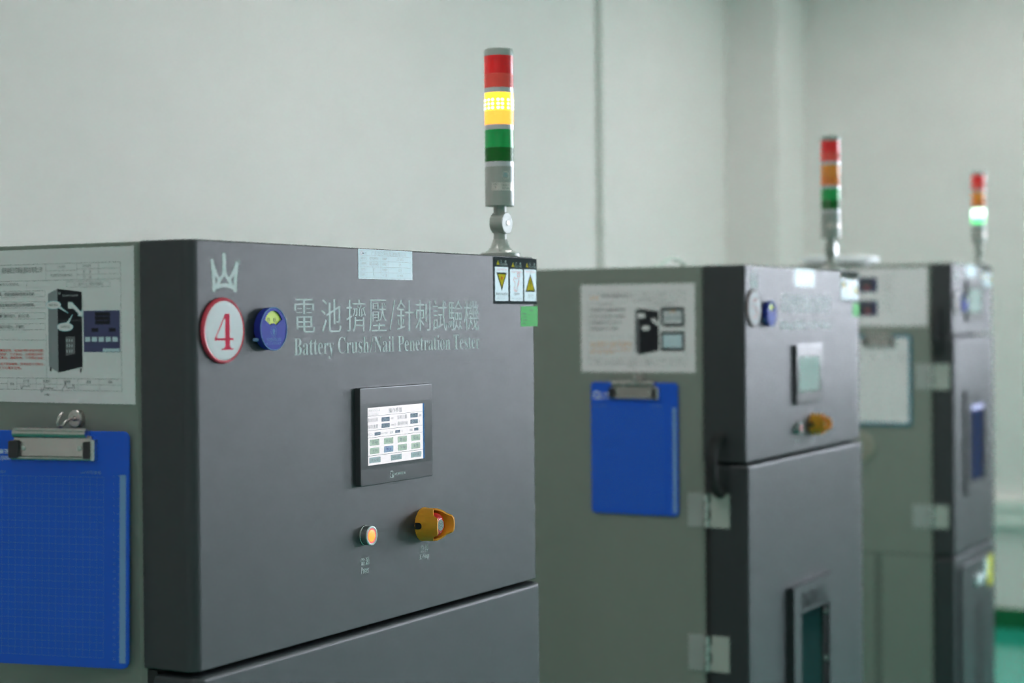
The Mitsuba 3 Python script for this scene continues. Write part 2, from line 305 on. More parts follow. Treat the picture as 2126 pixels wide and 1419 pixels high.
def touch_panel(parent, F, u, v, lit, w=.2004):
    """u, v: upper left corner of the bezel"""
    b = F.sub((u, v, 0), (1, 0, 0), (0, 1, 0), (0, 0, 1)); h = .1465; s = w / .2004
    k = put('touch_panel', puff(rrect(0, w, -h, 0, .003, 4), 0, .009, .0012), 'bezel', parent, b)
    put('bezel_band', [flat(rrect(.002, w - .002, -.0245, -.002, .002), .0091), flat(rrect(.002, w - .002, -h + .002, -h + .0245, .002), .0091)], 'bezel_dark', k, b, smooth=False)
    s0, s1, v1, v0 = .0197 * s, .1717 * s, -.0302, -.1165
    scr = flat(sbox(s0, v0, s1, v1), .0092)
    if not lit:
        put('screen', scr, 'screen_off', k, b, smooth=False)
        return k
    put('screen', scr, 'black_plastic', k, b, smooth=False, emitter=glow(.80, .78, .80))
    put('screen_edge', flat(sbox(s1, v0, s1 + .0045, v1), .0092), 'grid_print', k, b, smooth=False)
    W, H = s1 - s0, v1 - v0
    X = lambda x: s0 + x * W
    Y = lambda y: v1 - y * H
    P = Prints()
    R = lambda x0, x1, y0, y1: sbox(X(x0), Y(y1), X(x1), Y(y0))
    tx = lambda s_, x0, x1, y0, y1, **q: txt(s_, X(x0), X(x1), Y(y1), Y(y0), **q)
    P.add('soft_print', hline(s0, s1, Y(.147), .0005), hline(s0, s1, Y(.395), .0005), hline(s0, s1, Y(.52), .0005), hline(s0, s1, Y(.835), .0006))
    P.add('grey_print', tx('操作界面', .37, .61, .035, .12))
    P.add('soft_print', tx('2021-01-14', .01, .21, .03, .07, px=30), tx('11:32:31', .01, .19, .10, .135, px=30))
    P.add('grey_print', tx('当前位移', .0, .175, .18, .25), tx('当前速度', .0, .175, .295, .365), tx('当前力量', .525, .70, .175, .245), tx('保持时间', .525, .71, .29, .36),
          tx('mm', .405, .45, .205, .235, px=30), tx('mm/S', .405, .50, .31, .36, px=30), tx('kN', .92, .965, .185, .235, px=30), tx('S', .92, .94, .29, .34, px=30))
    P.add('soft_print', tx('压力:', .0, .08, .445, .485, px=30), tx('KG/CM2', .225, .345, .445, .485, px=30), tx('温度:', .39, .45, .445, .485, px=30), tx('℃', .60, .62, .445, .485, px=30), tx('湿度:', .745, .81, .44, .48, px=30), tx('℃', .93, .95, .445, .485, px=30))
    for i, (x0, x1, y0, y1, s_) in enumerate([(.24, .385, .185, .26, '172.6'), (.24, .385, .295, .37, '0.0'), (.765, .905, .165, .24, '0.0'), (.765, .905, .275, .35, '0.0'), (.115, .22, .435, .49, '1.000'), (.485, .575, .435, .485, '10.9'), (.835, .915, .43, .48, '0.0')]):
        put('value_field', flat(R(x0, x1, y0, y1), .0093), 'field_dark', k, b, smooth=False)
        P.add('white_print', tx(s_, x0 + .15 * (x1 - x0), x1 - .12 * (x1 - x0), y0 + .018, y1 - .018, px=30), layer=1)
    names = ['手动', '自动', '复位', '查询', '上升', '停止', '下降', '清零']
    for i, s_ in enumerate(names):
        x0 = .03 + .25 * (i % 4); y0 = .555 + .145 * (i // 4)
        put('screen_button', bx(X(x0), X(x0 + .165), Y(y0 + .105), Y(y0), .0092, .0094), 'button_blue' if i == 5 else 'key_face', k, b, smooth=False)
        P.add('dial_blue' if i == 5 else 'soft_print', tx(s_, x0 + .03, x0 + .135, y0 + .025, y0 + .08, px=30), layer=2)
    for x0, s_ in ((.02, '主菜单'), (.40, '参数设置'), (.77, '曲线')):
        put('screen_button', bx(X(x0), X(x0 + .195), Y(.96), Y(.865), .0092, .0094), 'key_grey', k, b, smooth=False)
        P.add('soft_print', tx(s_, x0 + .03, x0 + .16, .885, .94, px=30), layer=2)
    P.build(k, b, .00932)
    lg = Prints()
    lg.add('white_print', ring(rrect(.0785, .0865, -.1395, -.129, .0008, 2), .0009), txt('WEINVIEW', .089, .1205, -.1366, -.1325, px=40, grow=.8), Polygon([(.0835, -.1335), (.0888, -.1375), (.0862, -.1405), (.0838, -.1395)]))
    lg.build(k, b, .0094)
    return k

def power_button(parent, F, u, v, lit=True):
    b = F.sub((u, v, 0), (1, 0, 0), (0, 1, 0), (0, 0, 1))
    k = put('power_button', lathe([(0, 0), (.0152, 0), (.0152, .002), (.0146, .0025), (.0146, .0122), (.0138, .0130), (.0118, .0130), (.0112, .0118), (0, .0118)], 40), 'steel', parent, b)
    put('bezel_ring', lathe([(.0115, .0124), (.0143, .0132), (.0143, .0136), (.0128, .0140), (.0112, .0132)], 40), 'white_plastic', k, b)
    if lit:
        put('lamp_rim', lathe([(.0092, .0119), (.0114, .0119), (.0114, .0128), (.0092, .0128)], 40), 'black_plastic', k, b, emitter=glow(1.05, .10, .14))
        put('lamp', lathe([(0, .0119), (.0093, .0119), (.0090, .0131), (.006, .0136), (0, .0138)], 40), 'black_plastic', k, b, emitter=glow(1.15, .50, .04))
    else:
        put('lamp', lathe([(0, .0119), (.0112, .0119), (.0105, .0131), (.006, .0136), (0, .0138)], 40), 'pink_print', k, b)
    return k

def emergency_stop(parent, F, u, v):
    b = F.sub((u, v, 0), (1, 0, 0), (0, 1, 0), (0, 0, 1))
    k = put('emergency_stop', lathe([(0, 0), (.0225, 0), (.0225, .003), (.014, .004), (.014, .014), (0, .014)], 40), 'black_plastic', parent, b)
    L0, n, ns = .041, 40, 28
    lim = lambda L: np.interp(L, [0, .014, .020, .025, .030, .036, .0392, .041], [90, 90, 84, 62, 42, 34, 31, 22])
    ms = []
    for side in (0, 180):
        Ls = np.linspace(0, L0, n); outer, inner = [], []
        for L in Ls:
            a = np.radians(side + np.linspace(-1, 1, ns) * lim(L))
            fl = .0012 * (L / L0) ** 2
            ro, ri = (.0255 + .0012 * math.exp(-L / .006)) + fl, .0226 + fl
            outer.append(np.c_[ro * np.cos(a), ro * np.sin(a), np.full(ns, L)]); inner.append(np.c_[ri * np.cos(a), ri * np.sin(a), np.full(ns, L)])
        O, I = np.array(outer), np.array(inner); V = np.vstack([O.reshape(-1, 3), I.reshape(-1, 3)]); f = []; K = n * ns
        for i in range(n - 1):
            for j in range(ns - 1):
                q = i * ns + j; f += [(q, q + 1, q + ns + 1), (q, q + ns + 1, q + ns), (K + q, K + q + ns + 1, K + q + 1), (K + q, K + q + ns, K + q + ns + 1)]
        edge = [i * ns for i in range(n)] + [(n - 1) * ns + j for j in range(1, ns)] + [i * ns + ns - 1 for i in range(n - 2, -1, -1)] + [j for j in range(ns - 2, 0, -1)]
        for q, w in zip(edge, edge[1:] + edge[:1]): f += [(q, w, K + w), (q, K + w, K + q)]
        m = trimesh.Trimesh(V, np.array(f), process=False); m.fix_normals(); ms.append(m)
    put('guard', ms, 'yellow_plastic', k, b, smooth=40)
    slot = sbox(-.005, .001, .005, .0075).union(Point(0, .0075).buffer(.005))
    sl = ext(slot, .0008); sl.apply_transform(np.array([[0, 0, -1, -.0262], [-1, 0, 0, 0], [0, 1, 0, 0], [0, 0, 0, 1.0]]))
    put('guard_slot', sl, 'rubber', k, b)
    put('knob', lathe([(0, .013), (.0185, .013), (.0192, .016), (.0188, .022), (.0165, .027), (.012, .0305), (.009, .0312), (0, .0312)], 40), 'red_plastic', k, b)
    put('knob_cap', disc((0, 0), .0088, .0305, .0318, .0006), 'soft_print', k, b)
    P = Prints(); P.add('line_print', ring(Point(0, 0).buffer(.0066), .0011).difference(sbox(-.002, -.008, .002, .008)), ring(Point(0, 0).buffer(.0033), .0009)); P.build(k, b, .0319)
    return k

def hinge(parent, F, u0, u1, uk, v0, v1):
    """left leaf from u0 to the knuckle at uk, right leaf to u1"""
    k = put('hinge', puff(rrect(u0, uk - .010, v0, v1, .002, 3), 0, .003, .0008), 'hinge_grey', parent, F)
    put('hinge_leaf', puff(rrect(uk + .010, u1, v0, v1, .002, 3), 0, .004, .0008), 'button_face', k, F)
    h = (v1 - v0) / 4
    for i in range(4):
        y0, y1 = v0 + i * h + .0008, v0 + (i + 1) * h - .0008
        put('knuckle', tube([(uk, y0, .006), (uk, y1, .006)], .0062, 16), 'steel', k, F)
        a, b_ = (uk - .012, uk) if i % 2 else (uk, uk + .012)
        put('knuckle_tab', bx(a, b_, y0, y1, .0005, .0035), 'hinge_grey', k, F)
    return k

def corrugated(parent, F, pts, r, name='hose'):
    p = spline(pts, 40); s = np.r_[0, np.cumsum(np.linalg.norm(np.diff(p, axis=0), axis=1))]
    n = int(s[-1] / .0009); p = np.array([np.interp(np.linspace(0, s[-1], n), s, p[:, i]) for i in range(3)]).T
    ss = np.linspace(0, s[-1], n)
    k = put(name, tube(p, r * (1 - .13 * (.5 + .5 * np.sign(np.sin(ss * 2 * math.pi / .0048)))), 18), 'rubber', parent, F, smooth=False)
    return k

def asset_label(parent, F, u0, v1, w=.148, h=.0447):
    b = F.sub((u0, v1, 0), (1, 0, 0), (0, 1, 0), (0, 0, 1))
    k = put('asset_label', ext(sbox(0, -h, w, 0), .0004), 'label_paper', parent, b, smooth=False)
    P = Prints(); x = [.004, .0225, .060, .081, .144]; y = [-.002, -.0095, -.0177, -.0262, -.0345, -.0425]
    P.add('soft_print', *[hline(x[0], x[4], v, .0004) for v in y], *[vline(u, y[5], y[1], .0004) for u in x[1:4]], vline(x[0], y[5], y[0]), vline(x[4], y[5], y[0]), vline(x[1], y[1], y[0]))
    P.add('soft_print', txt('广东钜之阵新能源有限公司', .034, .130, -.0088, -.0030, px=32))
    P.add('black_print', txt('MATRIX', .0105, .0210, -.0080, -.0050, px=30)); P.add('pink_print', ring(rrect(.006, .0105, -.0085, -.0035, .001, 2), .0005))
    cells = [['设备名称', '电池挤压针刺机', '设备编号', 'JZ-001'], ['规格型号', 'BE-6045', '使用部门', 'QA'], ['设备使用人', '张三', '存放地点', '实验室'], ['设备维护人', '李工', '入厂日期', '2020年']]
    for r_, row in enumerate(cells):
        for c_, s_ in enumerate(row):
            mid = (x[c_] + x[c_ + 1]) / 2; wd = min((x[c_ + 1] - x[c_]) * .75, .0034 * len(s_))
            P.add('soft_print', txt(s_, mid - wd / 2, mid + wd / 2, y[r_ + 2] + .0022, y[r_ + 1] - .0018, px=26))
    P.build(k, b, .00052)
    return k

def warning_label(parent, F, u0, v1, w=.152, h=.0795):
    b = F.sub((u0, v1, 0), (1, 0, 0), (0, 1, 0), (0, 0, 1)); s = w / .152
    k = put('warning_label', ext(sbox(0, -h, w, 0), .0005), 'label_dark', parent, b, smooth=False)
    P = Prints()
    for i, (u, top) in enumerate([(.0045, -.0165), (.056, -.0192), (.106, -.0188)]):
        u *= s; wd = (.0455 if i < 2 else .0435) * s; c = u + wd / 2
        put('notice', flat(rrect(u, u + wd, -.0745, top, .002, 4), .0007), 'label_paper', k, b, smooth=False)
        P.add('yellow_print', Polygon([(u + .006, top + .0035), (u + .016, top + .0035), (u + .011, top + .0115)]), layer=1)
        P.add('black_print', sbox(u + .0105, top + .0056, u + .0115, top + .009), layer=2)
        P.add('white_print', txt('注', u + .019, u + .024, top + .0068, top + .0118, px=30), txt('意', u + .034, u + .039, top + .0068, top + .0118, px=30), txt('CAUTION', u + .018, u + .0415, top + .0025, top + .0056, px=30), layer=1)
        P.add('pink_print', txt(['非专业人员禁止操作', '非专业人员禁止操作', '非专业人员禁止操作'][i], u + .0045, u + wd - .0045, top - .0065, top - .0025, px=28), layer=2)
    c = .0045 * s + .0228 * s; tri = Polygon([(c - .0178, -.0262), (c + .0178, -.0262), (c, -.0570)])
    P.add('label_dark', tri, layer=2); P.add('yellow_print', tri.buffer(-.0026, join_style=2), layer=3); P.add('red_print', ellipse(c, -.0355, .0028, .0030), layer=4)
    P.add('black_print', txt('避免强光直接照射', .007 * s, .048 * s, -.0645, -.0605, px=28), layer=2); P.add('grey_print', txt('AVOID DIRECT', .012 * s, .042 * s, -.0684, -.0662, px=26), txt('EXPOSURE OF EYES', .008 * s, .047 * s, -.0722, -.0700, px=26), layer=2)
    c = .056 * s + .0228 * s
    sp = lambda pts: LineString(pts).buffer(.0005)
    hand = [sp(spline([(c - .008, -.0405), (c - .010, -.036), (c - .006, -.034), (c - .002, -.0365), (c + .003, -.034), (c + .003, -.029), (c + .006, -.0255), (c + .0105, -.0265), (c + .011, -.031), (c + .008, -.034), (c + .0095, -.039)])),
            sp(spline([(c - .008, -.0405), (c - .005, -.045), (c - .0075, -.050), (c - .009, -.055), (c - .004, -.058), (c + .002, -.0555), (c + .003, -.050), (c + .006, -.045), (c + .0095, -.039)])),
            ring(Point(c - .004, -.0535).buffer(.0028), .0006), ring(Point(c + .007, -.0295).buffer(.0026), .0006)] + [sp([(c + .002 + .0012 * i, -.049 + .0022 * i), (c + .0055 + .0012 * i, -.0475 + .0022 * i)]) for i in range(5)]
    P.add('red_print', *hand, layer=2)
    P.add('black_print', txt('定期保养', c - .010, c + .010, -.0640, -.0602, px=28), layer=2); P.add('grey_print', txt('PERIODIC MAINTENANCE', c - .018, c + .019, -.0712, -.0688, px=26), layer=2)
    c = .106 * s + .0218 * s; tri = Polygon([(c - .0178, -.0580), (c + .0178, -.0580), (c, -.0265)])
    P.add('label_dark', tri, layer=2); P.add('yellow_print', tri.buffer(-.0024, join_style=2), layer=3)
    P.add('label_dark', Polygon([(c - .0012, -.039), (c + .0012, -.039), (c + .0005, -.050), (c - .0005, -.050)]), Point(c, -.0525).buffer(.001), layer=4)
    P.add('grey_print', txt('注意安全', c - .010, c + .010, -.0655, -.0620, px=28), txt('CAUTION', c - .011, c + .011, -.0700, -.0672, px=28), layer=2)
    P.build(k, b, .0006)
    return k

def green_label(parent, F, u0, v1, w=.0605, h=.0352):
    b = F.sub((u0, v1, 0), (1, 0, 0), (0, 1, 0), (0, 0, 1))
    k = put('inspection_label', ext(sbox(0, -h, w, 0), .0004), 'label_green', parent, b, smooth=False)
    P = Prints(); P.add('line_print', txt('合格证', .031, .046, -.0095, -.0055, px=28))
    for i, s_ in enumerate(['设备编号', '校准日期', '有效日期', '检定人']): P.add('line_print', txt(s_, .005, .020, -.0150 - .0055 * i, -.0115 - .0055 * i, px=26), hline(.023, .052, -.0148 - .0055 * i, .0003))
    P.build(k, b, .00052)

def number_plaque(F, u, v, s_, label, face='disc_red', white='disc_white', ink='numeral_red'):
    t = thing('number_plaque', label, 'plaque', 'round number plaques on the testers'); b = F.sub((u, v, 0), (1, 0, 0), (0, 1, 0), (0, 0, 1))
    put('rim', lathe([(0, .0006), (.0438, .0006), (.0442, .0022), (.0434, .0044), (.0412, .0055), (.0398, .0052), (.0395, .0044), (0, .0044)], 64), face, t, b)
    put('face', lathe([(0, .0044), (.0396, .0044), (.0394, .0050), (.036, .0054), (0, .0054)], 64), white, t, b)
    put('numeral', flat(txt(s_, -.0205, .0185, -.0255, .0225, 'serif', px=160, grow=-2.2), .00552), ink, t, b, smooth=False)
    return t

def status_dial(F, u, v, label):
    t = thing('status_dial', label, 'dial', 'blue status dials on the testers'); b = F.sub((u, v, 0), (1, 0, 0), (0, 1, 0), (0, 0, 1))
    win = Polygon([(.021 * math.cos(a), .021 * math.sin(a) + .004) for a in np.linspace(math.radians(24), math.radians(156), 24)] + [(.0065 * math.cos(a), .0065 * math.sin(a) + .001) for a in np.linspace(math.radians(150), math.radians(30), 10)])
    put('body', lathe([(0, 0.0005), (.0278, 0.0005), (.0290, .003), (.0290, .0102), (0, .0102)], 64), 'dial_blue', t, b)
    put('front', ext(Point(0, 0).buffer(.0298, quad_segs=24).difference(win), .0028, .0103), 'dial_blue', t, b, smooth=40)
    put('rim', lathe([(.0286, .0131), (.0299, .0131), (.0299, .0136), (.0286, .0136)], 64), 'pale_blue', t, b)
    d = put('inner_disc', flat(win.buffer(.0006), .0106), 'lime', t, b, smooth=False)
    put('word', flat(unary_union([txt('待', -.0125, -.0055, .0085, .0160, px=48), txt('机', .0015, .0085, .0085, .0160, px=48)]), .0108), 'black_print', d, b, smooth=False)
    ar = unary_union([Polygon([(0, .001), (.0042, -.0035), (.0018, -.0035), (.0018, -.0075), (-.0018, -.0075), (-.0018, -.0035), (-.0042, -.0035)]), ring(Point(0, -.0035).buffer(.0066), .0007)])
    put('lettering', [flat(ar, .01325), flat(txt('设备状态', -.0165, .0160, -.0170, -.0118, px=40), .01325), flat(txt('由工作人员确认状态', -.0165, .0160, -.0215, -.0182, px=28), .01325)], 'pale_blue', t, b, smooth=False)
    stem = turn(disc((0, 0), .0022, 0, .006, .0008, 20), (1, 0, 0), 90); stem.apply_translation((-.019, -.0205, .005)); stem2 = turn(disc((0, 0), .0024, .0, .008, .001, 20), (0, 1, 0), -90); stem2.apply_translation((-.0272, -.0145, .006))
    put('knob', [stem2], 'pale_blue', t, b)
    return t

def signal_tower(F, u, v, n, lit, label):
    """stands at (u, v) of the frame whose n is up"""
    t = thing('signal_tower', label, 'signal light', 'three-colour signal towers on the testers'); b = F.sub((u, v, n), (1, 0, 0), (0, 1, 0), (0, 0, 1))
    put('base', [lathe([(0, 0), (.0335, 0), (.0345, .001), (.0345, .0062), (.0335, .0072), (.027, .0085), (.021, .0125), (.0165, .018), (.0140, .025), (.0125, .030), (.0118, .031), (0, .031)], 64)], 'tower_grey', t, b)
    put('neck', lathe([(0, .031), (.0112, .031), (.0112, .046), (0, .046)], 32), 'tower_grey', t, b); put('neck', lathe([(0, .073), (.0112, .073), (.0112, .0905), (0, .0905)], 32), 'tower_grey', t, b)
    kn = turn(lathe([(0, -.013), (.0178, -.013), (.0190, -.0118), (.0190, .0118), (.0178, .013), (0, .013)], 48), (1, 0, 0), 90); kn.apply_translation((0, -.002, .0590))
    k = put('knuckle', kn, 'tower_grey', t, b)
    sc = turn(lathe([(0, .0132), (.0045, .0132), (.0042, .0142), (.0015, .0146), (.0012, .0136), (0, .0136)], 24), (1, 0, 0), 90); sc.apply_translation((.0, -.002, .0590))
    put('screw', sc, 'chrome', k, b)
    put('body', lathe([(0, .0885), (.0250, .0885), (.0255, .0895), (.0255, .1565), (0, .1565)], 64), 'tower_grey', t, b)
    bd = next(x for x in reversed(list(scene)) if x.startswith(t + '__body'))
    def wrap(u0, u1, v0, v1, m, name, R=.02562, extra=None):
        a = np.linspace(u0, u1, 14); V = np.array([(R * math.sin(x), -R * math.cos(x), y) for y in (v0, v1) for x in a]); nn = len(a)
        f = [q for i in range(nn - 1) for q in ((i, i + 1, i + 1 + nn), (i, i + 1 + nn, i + nn))]
        put(name, trimesh.Trimesh(V, np.array(f), process=False), m, bd, b, smooth=True)
    wrap(-1.62, -.05, .1145, .1285, 'foil', 'rating_label')
    P = unary_union([txt('TWALZ-3', -.0238, -.0085, .1225, .1250, px=30), txt('AC220V', -.0225, -.0095, .1170, .1200, px=30), txt('工作', -.0386, -.0300, .1232, .1268, px=30), hline(-.0386, -.0295, .1162), Point(-.0342, .1200).buffer(.0011)])
    m = flat(P); x = m.vertices[:, 0] / .0257; m.vertices = np.c_[.0257 * np.sin(x), -.0257 * np.cos(x), m.vertices[:, 1]]
    put('rating_print', m, 'black_print', bd, b, smooth=False)
    q = flat(Point(-.0157, .1405).buffer(.0070)); x = q.vertices[:, 0] / .02565; q.vertices = np.c_[.02565 * np.sin(x), -.02565 * np.cos(x), q.vertices[:, 1]]
    put('quality_seal', q, 'foil', bd, b, smooth=False)
    m = flat(unary_union([txt('QC', -.0200, -.0115, .1415, .1450, px=30), txt('PASSED', -.0212, -.0102, .1382, .1404, px=30)])); x = m.vertices[:, 0] / .0257; m.vertices = np.c_[.0257 * np.sin(x), -.0257 * np.cos(x), m.vertices[:, 1]]
    put('seal_print', m, 'cyan_print', bd, b, smooth=False)
    def ribs(r, z0, z1, pitch=.0030):
        n_ = max(2, int(round((z1 - z0) / pitch))); p = []
        for i in range(n_):
            a = z0 + (z1 - z0) * i / n_; c = z0 + (z1 - z0) * (i + 1) / n_; h = c - a
            p += [(r - .0007, a), (r, a + .25 * h), (r, a + .75 * h)]
        return [(0, z0)] + p + [(r - .0007, z1), (0, z1)]
    z = .1565
    for i, (cname, on) in enumerate((('green', lit == 'green'), ('amber', lit == 'amber'), ('red', lit == 'red'))):
        put('silver_ring', lathe([(0, z), (.0255, z), (.0255, z + .0085), (0, z + .0085)], 64), 'tower_silver', t, b); z += .0085
        h = .0555; em = {}; em2 = {}
        if on:
            em, em2 = {'amber': (glow(2.2, 1.15, .05), glow(1.5, .55, .07)), 'green': (glow(1.9, 3.4, 2.4), glow(.25, 2.0, .6))}[cname]
            em, em2 = {'emitter': em}, {'emitter': em2}
        lk = put('lens_' + cname, lathe([(0, z + .0245), (.0252, z + .0245), (.0252, z + h - .009), (.0246, z + h - .009), (.0246, z + h - .0075), (.0252, z + h - .0075), (.0252, z + h - .0055), (.0246, z + h - .0055), (.0246, z + h - .004), (.0252, z + h - .004), (.0252, z + h), (0, z + h)], 64), 'lens_' + cname, t, b, **em)
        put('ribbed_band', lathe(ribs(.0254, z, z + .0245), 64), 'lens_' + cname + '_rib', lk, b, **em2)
        if on:
            dots = []
            for a in np.radians([-150, -128, -105, -86, -63, -46, -20, 2, 24, 46, 68]):
                for zz in (z + .0285, z + .0355, z + .0425):
                    s_ = trimesh.creation.icosphere(2, .0027); s_.apply_scale((1, .28, .85)); s_ = turn(s_, (0, 0, 1), math.degrees(a)); s_.apply_translation((.0250 * math.sin(a), -.0250 * math.cos(a), zz)); dots.append(s_)
            put('led_array', dots, 'white_plastic', lk, b, smooth=True, emitter=glow(*((5, 4.6, 2.6) if cname == 'amber' else (5, 6, 5))))
        z += h
    put('cap', lathe([(0, z), (.0255, z), (.0255, z + .009), (.0246, z + .0115), (.022, z + .0130), (0, z + .0138)], 64), 'tower_grey', t, b)
    return t

def paper_sheet(F, u0, v1, label, style, w=.297, h=.21):
    """A4 sheet, upper left corner at (u0, v1) of the side frame"""
    t = thing('instruction_sheet', label, 'paper', 'instruction sheets on the cabinet sides'); b = F.sub((u0, v1, .0006), (1, 0, 0), (0, 1, 0), (0, 0, 1))
    sh = ext(sbox(0, -h, w, 0), .0003)
    put('page', sh, 'paper', t, b, smooth=False)
    P = Prints(); A = 'line_print'; K = 'black_print'
    if style == 3:
        for y0, y1 in ((-.034, -.085), (-.118, -.170)):
            P.add('violet_print', sbox(.045, y1, .115, y0)); P.add('black_print', sbox(.050, y1 + .006, .100, y0 - .006), layer=1)
            P.add('pink_print', sbox(.070, y1 + .012, .085, y1 + .020), layer=2); P.add('grey_print', *[sbox(.054 + .010 * i, y1 + .026, .060 + .010 * i, y1 + .034) for i in range(4)], layer=2)
        P.add('soft_print', *[hline(.125, .275, -.020 - .012 * i, .0006) for i in range(14)], *frame_lines(.02, .28, -.195, -.014, .0005))
        for i in range(6): P.add(A, txth('使用说明与操作步骤注意事项'[i:i + 6], .135, -.035 - .024 * i, .006, px=26))
        P.build(t, b, .0004); return t
    x0, xr, yt, yh, yb, ym, yc = .020, .2735, -.0205, -.0430, -.1927, -.1767, -.1847     # table: top, header, bottom, signature rows
    c1, c2, c3 = .139, .196, .235
    P.add(A, *frame_lines(x0, xr, yb, yt, .0005), hline(x0, xr, yh, .0005), vline(c1, yh, yt), vline(c2, yh, yt), vline(c3, yh, yt),
          hline(c1, c2, -.0300), hline(c2, xr, -.0285), hline(c2, xr, -.0360))
    P.add(K, txt('博罗县钜之阵新能源科技有限公司', .0560, .1325, -.0322, -.0240, px=40), layer=1)
    P.add('orange_print' if style == 2 else K, txt('MATRIX', .024, .048, -.0345, -.0285, px=34), layer=1)
    P.add(A, txt('文件名称', .160, .175, -.0270, -.0232, px=28), txt('文件编号', .206, .222, -.0265, -.0227, px=28), txt('版', .207, .211, -.0342, -.0304, px=28), txt('本', .218, .222, -.0342, -.0304, px=28), txt('页', .207, .211, -.0415, -.0378, px=28), txt('码', .218, .222, -.0415, -.0378, px=28),
          txt('电池挤压/针刺操作指引' if style == 1 else '电池短路测试操作指引', .148, .188, -.0388, -.0345, px=28), txt('/', .2535, .2545, -.0265, -.0230, px=28), txt('/', .2535, .2545, -.0415, -.0378, px=28), layer=1)
    P.add(A, *frame_lines(.177, .2545, -.0530, -.0455, .0004), txt('二、操作工位、使用环境要求', .190, .243, -.0512, -.0472, px=28), layer=1)
    P.add(A, txt('一、电池 挤压/针刺测试' if style == 1 else '一、电池短路测试', .026, .088, -.0500, -.0455, px=28), vline(.103, -.0525, yh), layer=1)
    steps = ['打开设备电源，开启电脑测试系统并连接。', '放入电池，设定相应的挤压/针刺参数值。', '关闭设备防爆门即可运行，显示正常。', '测试后检查电芯不起火，不爆炸。']
    for i, s_ in enumerate(steps):
        y = -.0610 - .0150 * i
        if style == 1: P.add(A, *frame_lines(x0 + .003, .1375, y - .0042, y + .0042, .0004), layer=1)
        P.add(A if style == 1 else K, txt(s_, .025, .025 + .0049 * len(s_), y - .0026, y + .0024, px=30, **({} if style == 1 else {'grow': .6})), layer=2)
    P.add(A, hline(x0, .1375, -.1242), vline(.1385, ym, -.1165), layer=1)
    for i, s_ in enumerate(['注意：严禁覆盖设备，使用前请检查接地线路；', '操作时戴好防护，打开抽风，注意通风良好；', '测试中异常情况，请按急停，不可靠近设备；', '操作后严禁用手直接触碰，须冷却后方可取出；', '确认无误后方可离开现场。']):
        yy = (-.1388, -.1441, -.1490, -.1575, -.1628)[i]
        P.add('orange_print' if style == 2 else 'red_print', txt(s_, .024, min(.024 + .0056 * len(s_), .1345), yy - .0021, yy + .0019, px=30), layer=2)
    P.add(A, hline(x0, xr, ym, .0005), hline(x0, .065, yc, .0004), hline(.082, xr, yc, .0004), *[vline(u, yb, ym, .0004) for u in (.065, .082, .1188, .157, .1955, .2343)], layer=1)
    for u, s_, v in zip((.045, .0735, .100, .138, .176, .215, .254, .045), ('拟制', '批准', '生产部', '品质部', '设备部', '核准', '审批', '日期'), (-.1825, -.187, -.1825, -.1825, -.1825, -.1825, -.1825, -.1905)): P.add(A, txth(s_, u, v, .0038, center=True, px=28), layer=2)
    def scribble(u, v, sd, n_=9, a=.0022):
        r_ = np.random.default_rng(sd); p = [(u + .0022 * i + r_.normal(0, .0012), v + r_.normal(0, a)) for i in range(n_)]
        return LineString(spline(p, 6)).buffer(.00032, quad_segs=2)
    P.add(K, scribble(.089, -.1888, 1), scribble(.128, -.1890, 2, 11, .0027), scribble(.165, -.1888, 3, 12, .0022), txth('( 日期 )', .134, -.2010, .0034, px=28), layer=2)
    # picture of the tester, arrow, callouts
    if style == 1:
        P.add('grey_print', Polygon([(.143, -.0613), (.1605, -.0547), (.1605, -.1686), (.143, -.1605)]), layer=2)
        P.add('black_print', Polygon([(.1605, -.0547), (.2043, -.0594), (.2043, -.1605), (.1605, -.1686)]), *[Polygon([(u, v), (u + .003, v), (u + .002, v - .006), (u, v - .005)]) for u, v in ((.145, -.1615), (.200, -.1625))], layer=3)
        P.add('paper', sbox(.1795, -.0820, .1880, -.0730), layer=4); P.add('line_print', hline(.1610, .2040, -.0980, .0005), Polygon([(.1745, -.1455), (.1745, -.1200), (.1915, -.1195), (.1915, -.1430)]), layer=4)
        P.add('soft_print', *[sbox(.176 + .0045 * (i % 3), -.1230 - .0072 * (i // 3) - .004, .178 + .0045 * (i % 3), -.1230 - .0072 * (i // 3)) for i in range(9)], crown(.1625, -.0622, .0035, .0035), txt('電池擠壓/針刺試驗機', .1700, .1980, -.0655, -.0630, px=26), layer=5)
        cal = [Polygon([(.160, -.0795), (.1795, -.0877), (.163, -.0770)]).union(ellipse(.1533, -.0767, .0134, .0054)), Polygon([(.175, -.1030), (.188, -.0900), (.180, -.1030)]).union(ellipse(.174, -.1066, .0142, .0056))]
        ar = Polygon([(.1845, -.0735), (.1885, -.0745), (.2030, -.0865), (.2045, -.0840), (.2065, -.0925), (.1975, -.0915), (.1995, -.0890), (.1840, -.0775)])
        P.add('cyan_print', *[c.buffer(.0006) for c in cal], ar.buffer(.0005), layer=6); P.add('paper', *cal, ar, layer=7)
        P.add(A, txt('电源开关', .145, .1615, -.0785, -.0750, px=26), txt('急停按钮', .1655, .1825, -.1083, -.1048, px=26), layer=8)
        P.add('violet_print', sbox(.2074, -.1405, .2715, -.0850), layer=3)
        P.add('black_print', *[sbox(.228, -.0922 - .0056 * i, .2548, -.0872 - .0056 * i) for i in range(3)], sbox(.2215, -.1135, .2335, -.1085), sbox(.2525, -.1135, .264, -.1085), layer=4)
        P.add('label_paper', *[sbox(.2097 + .0122 * i, -.1268, .2190 + .0122 * i, -.1202) for i in range(5)], sbox(.2412, -.1400, .2705, -.1358), layer=4)
    else:
        P.add('line_print', Polygon([(.1435, -.0640), (.1535, -.0585), (.1535, -.1680), (.1435, -.1600)]), layer=2)
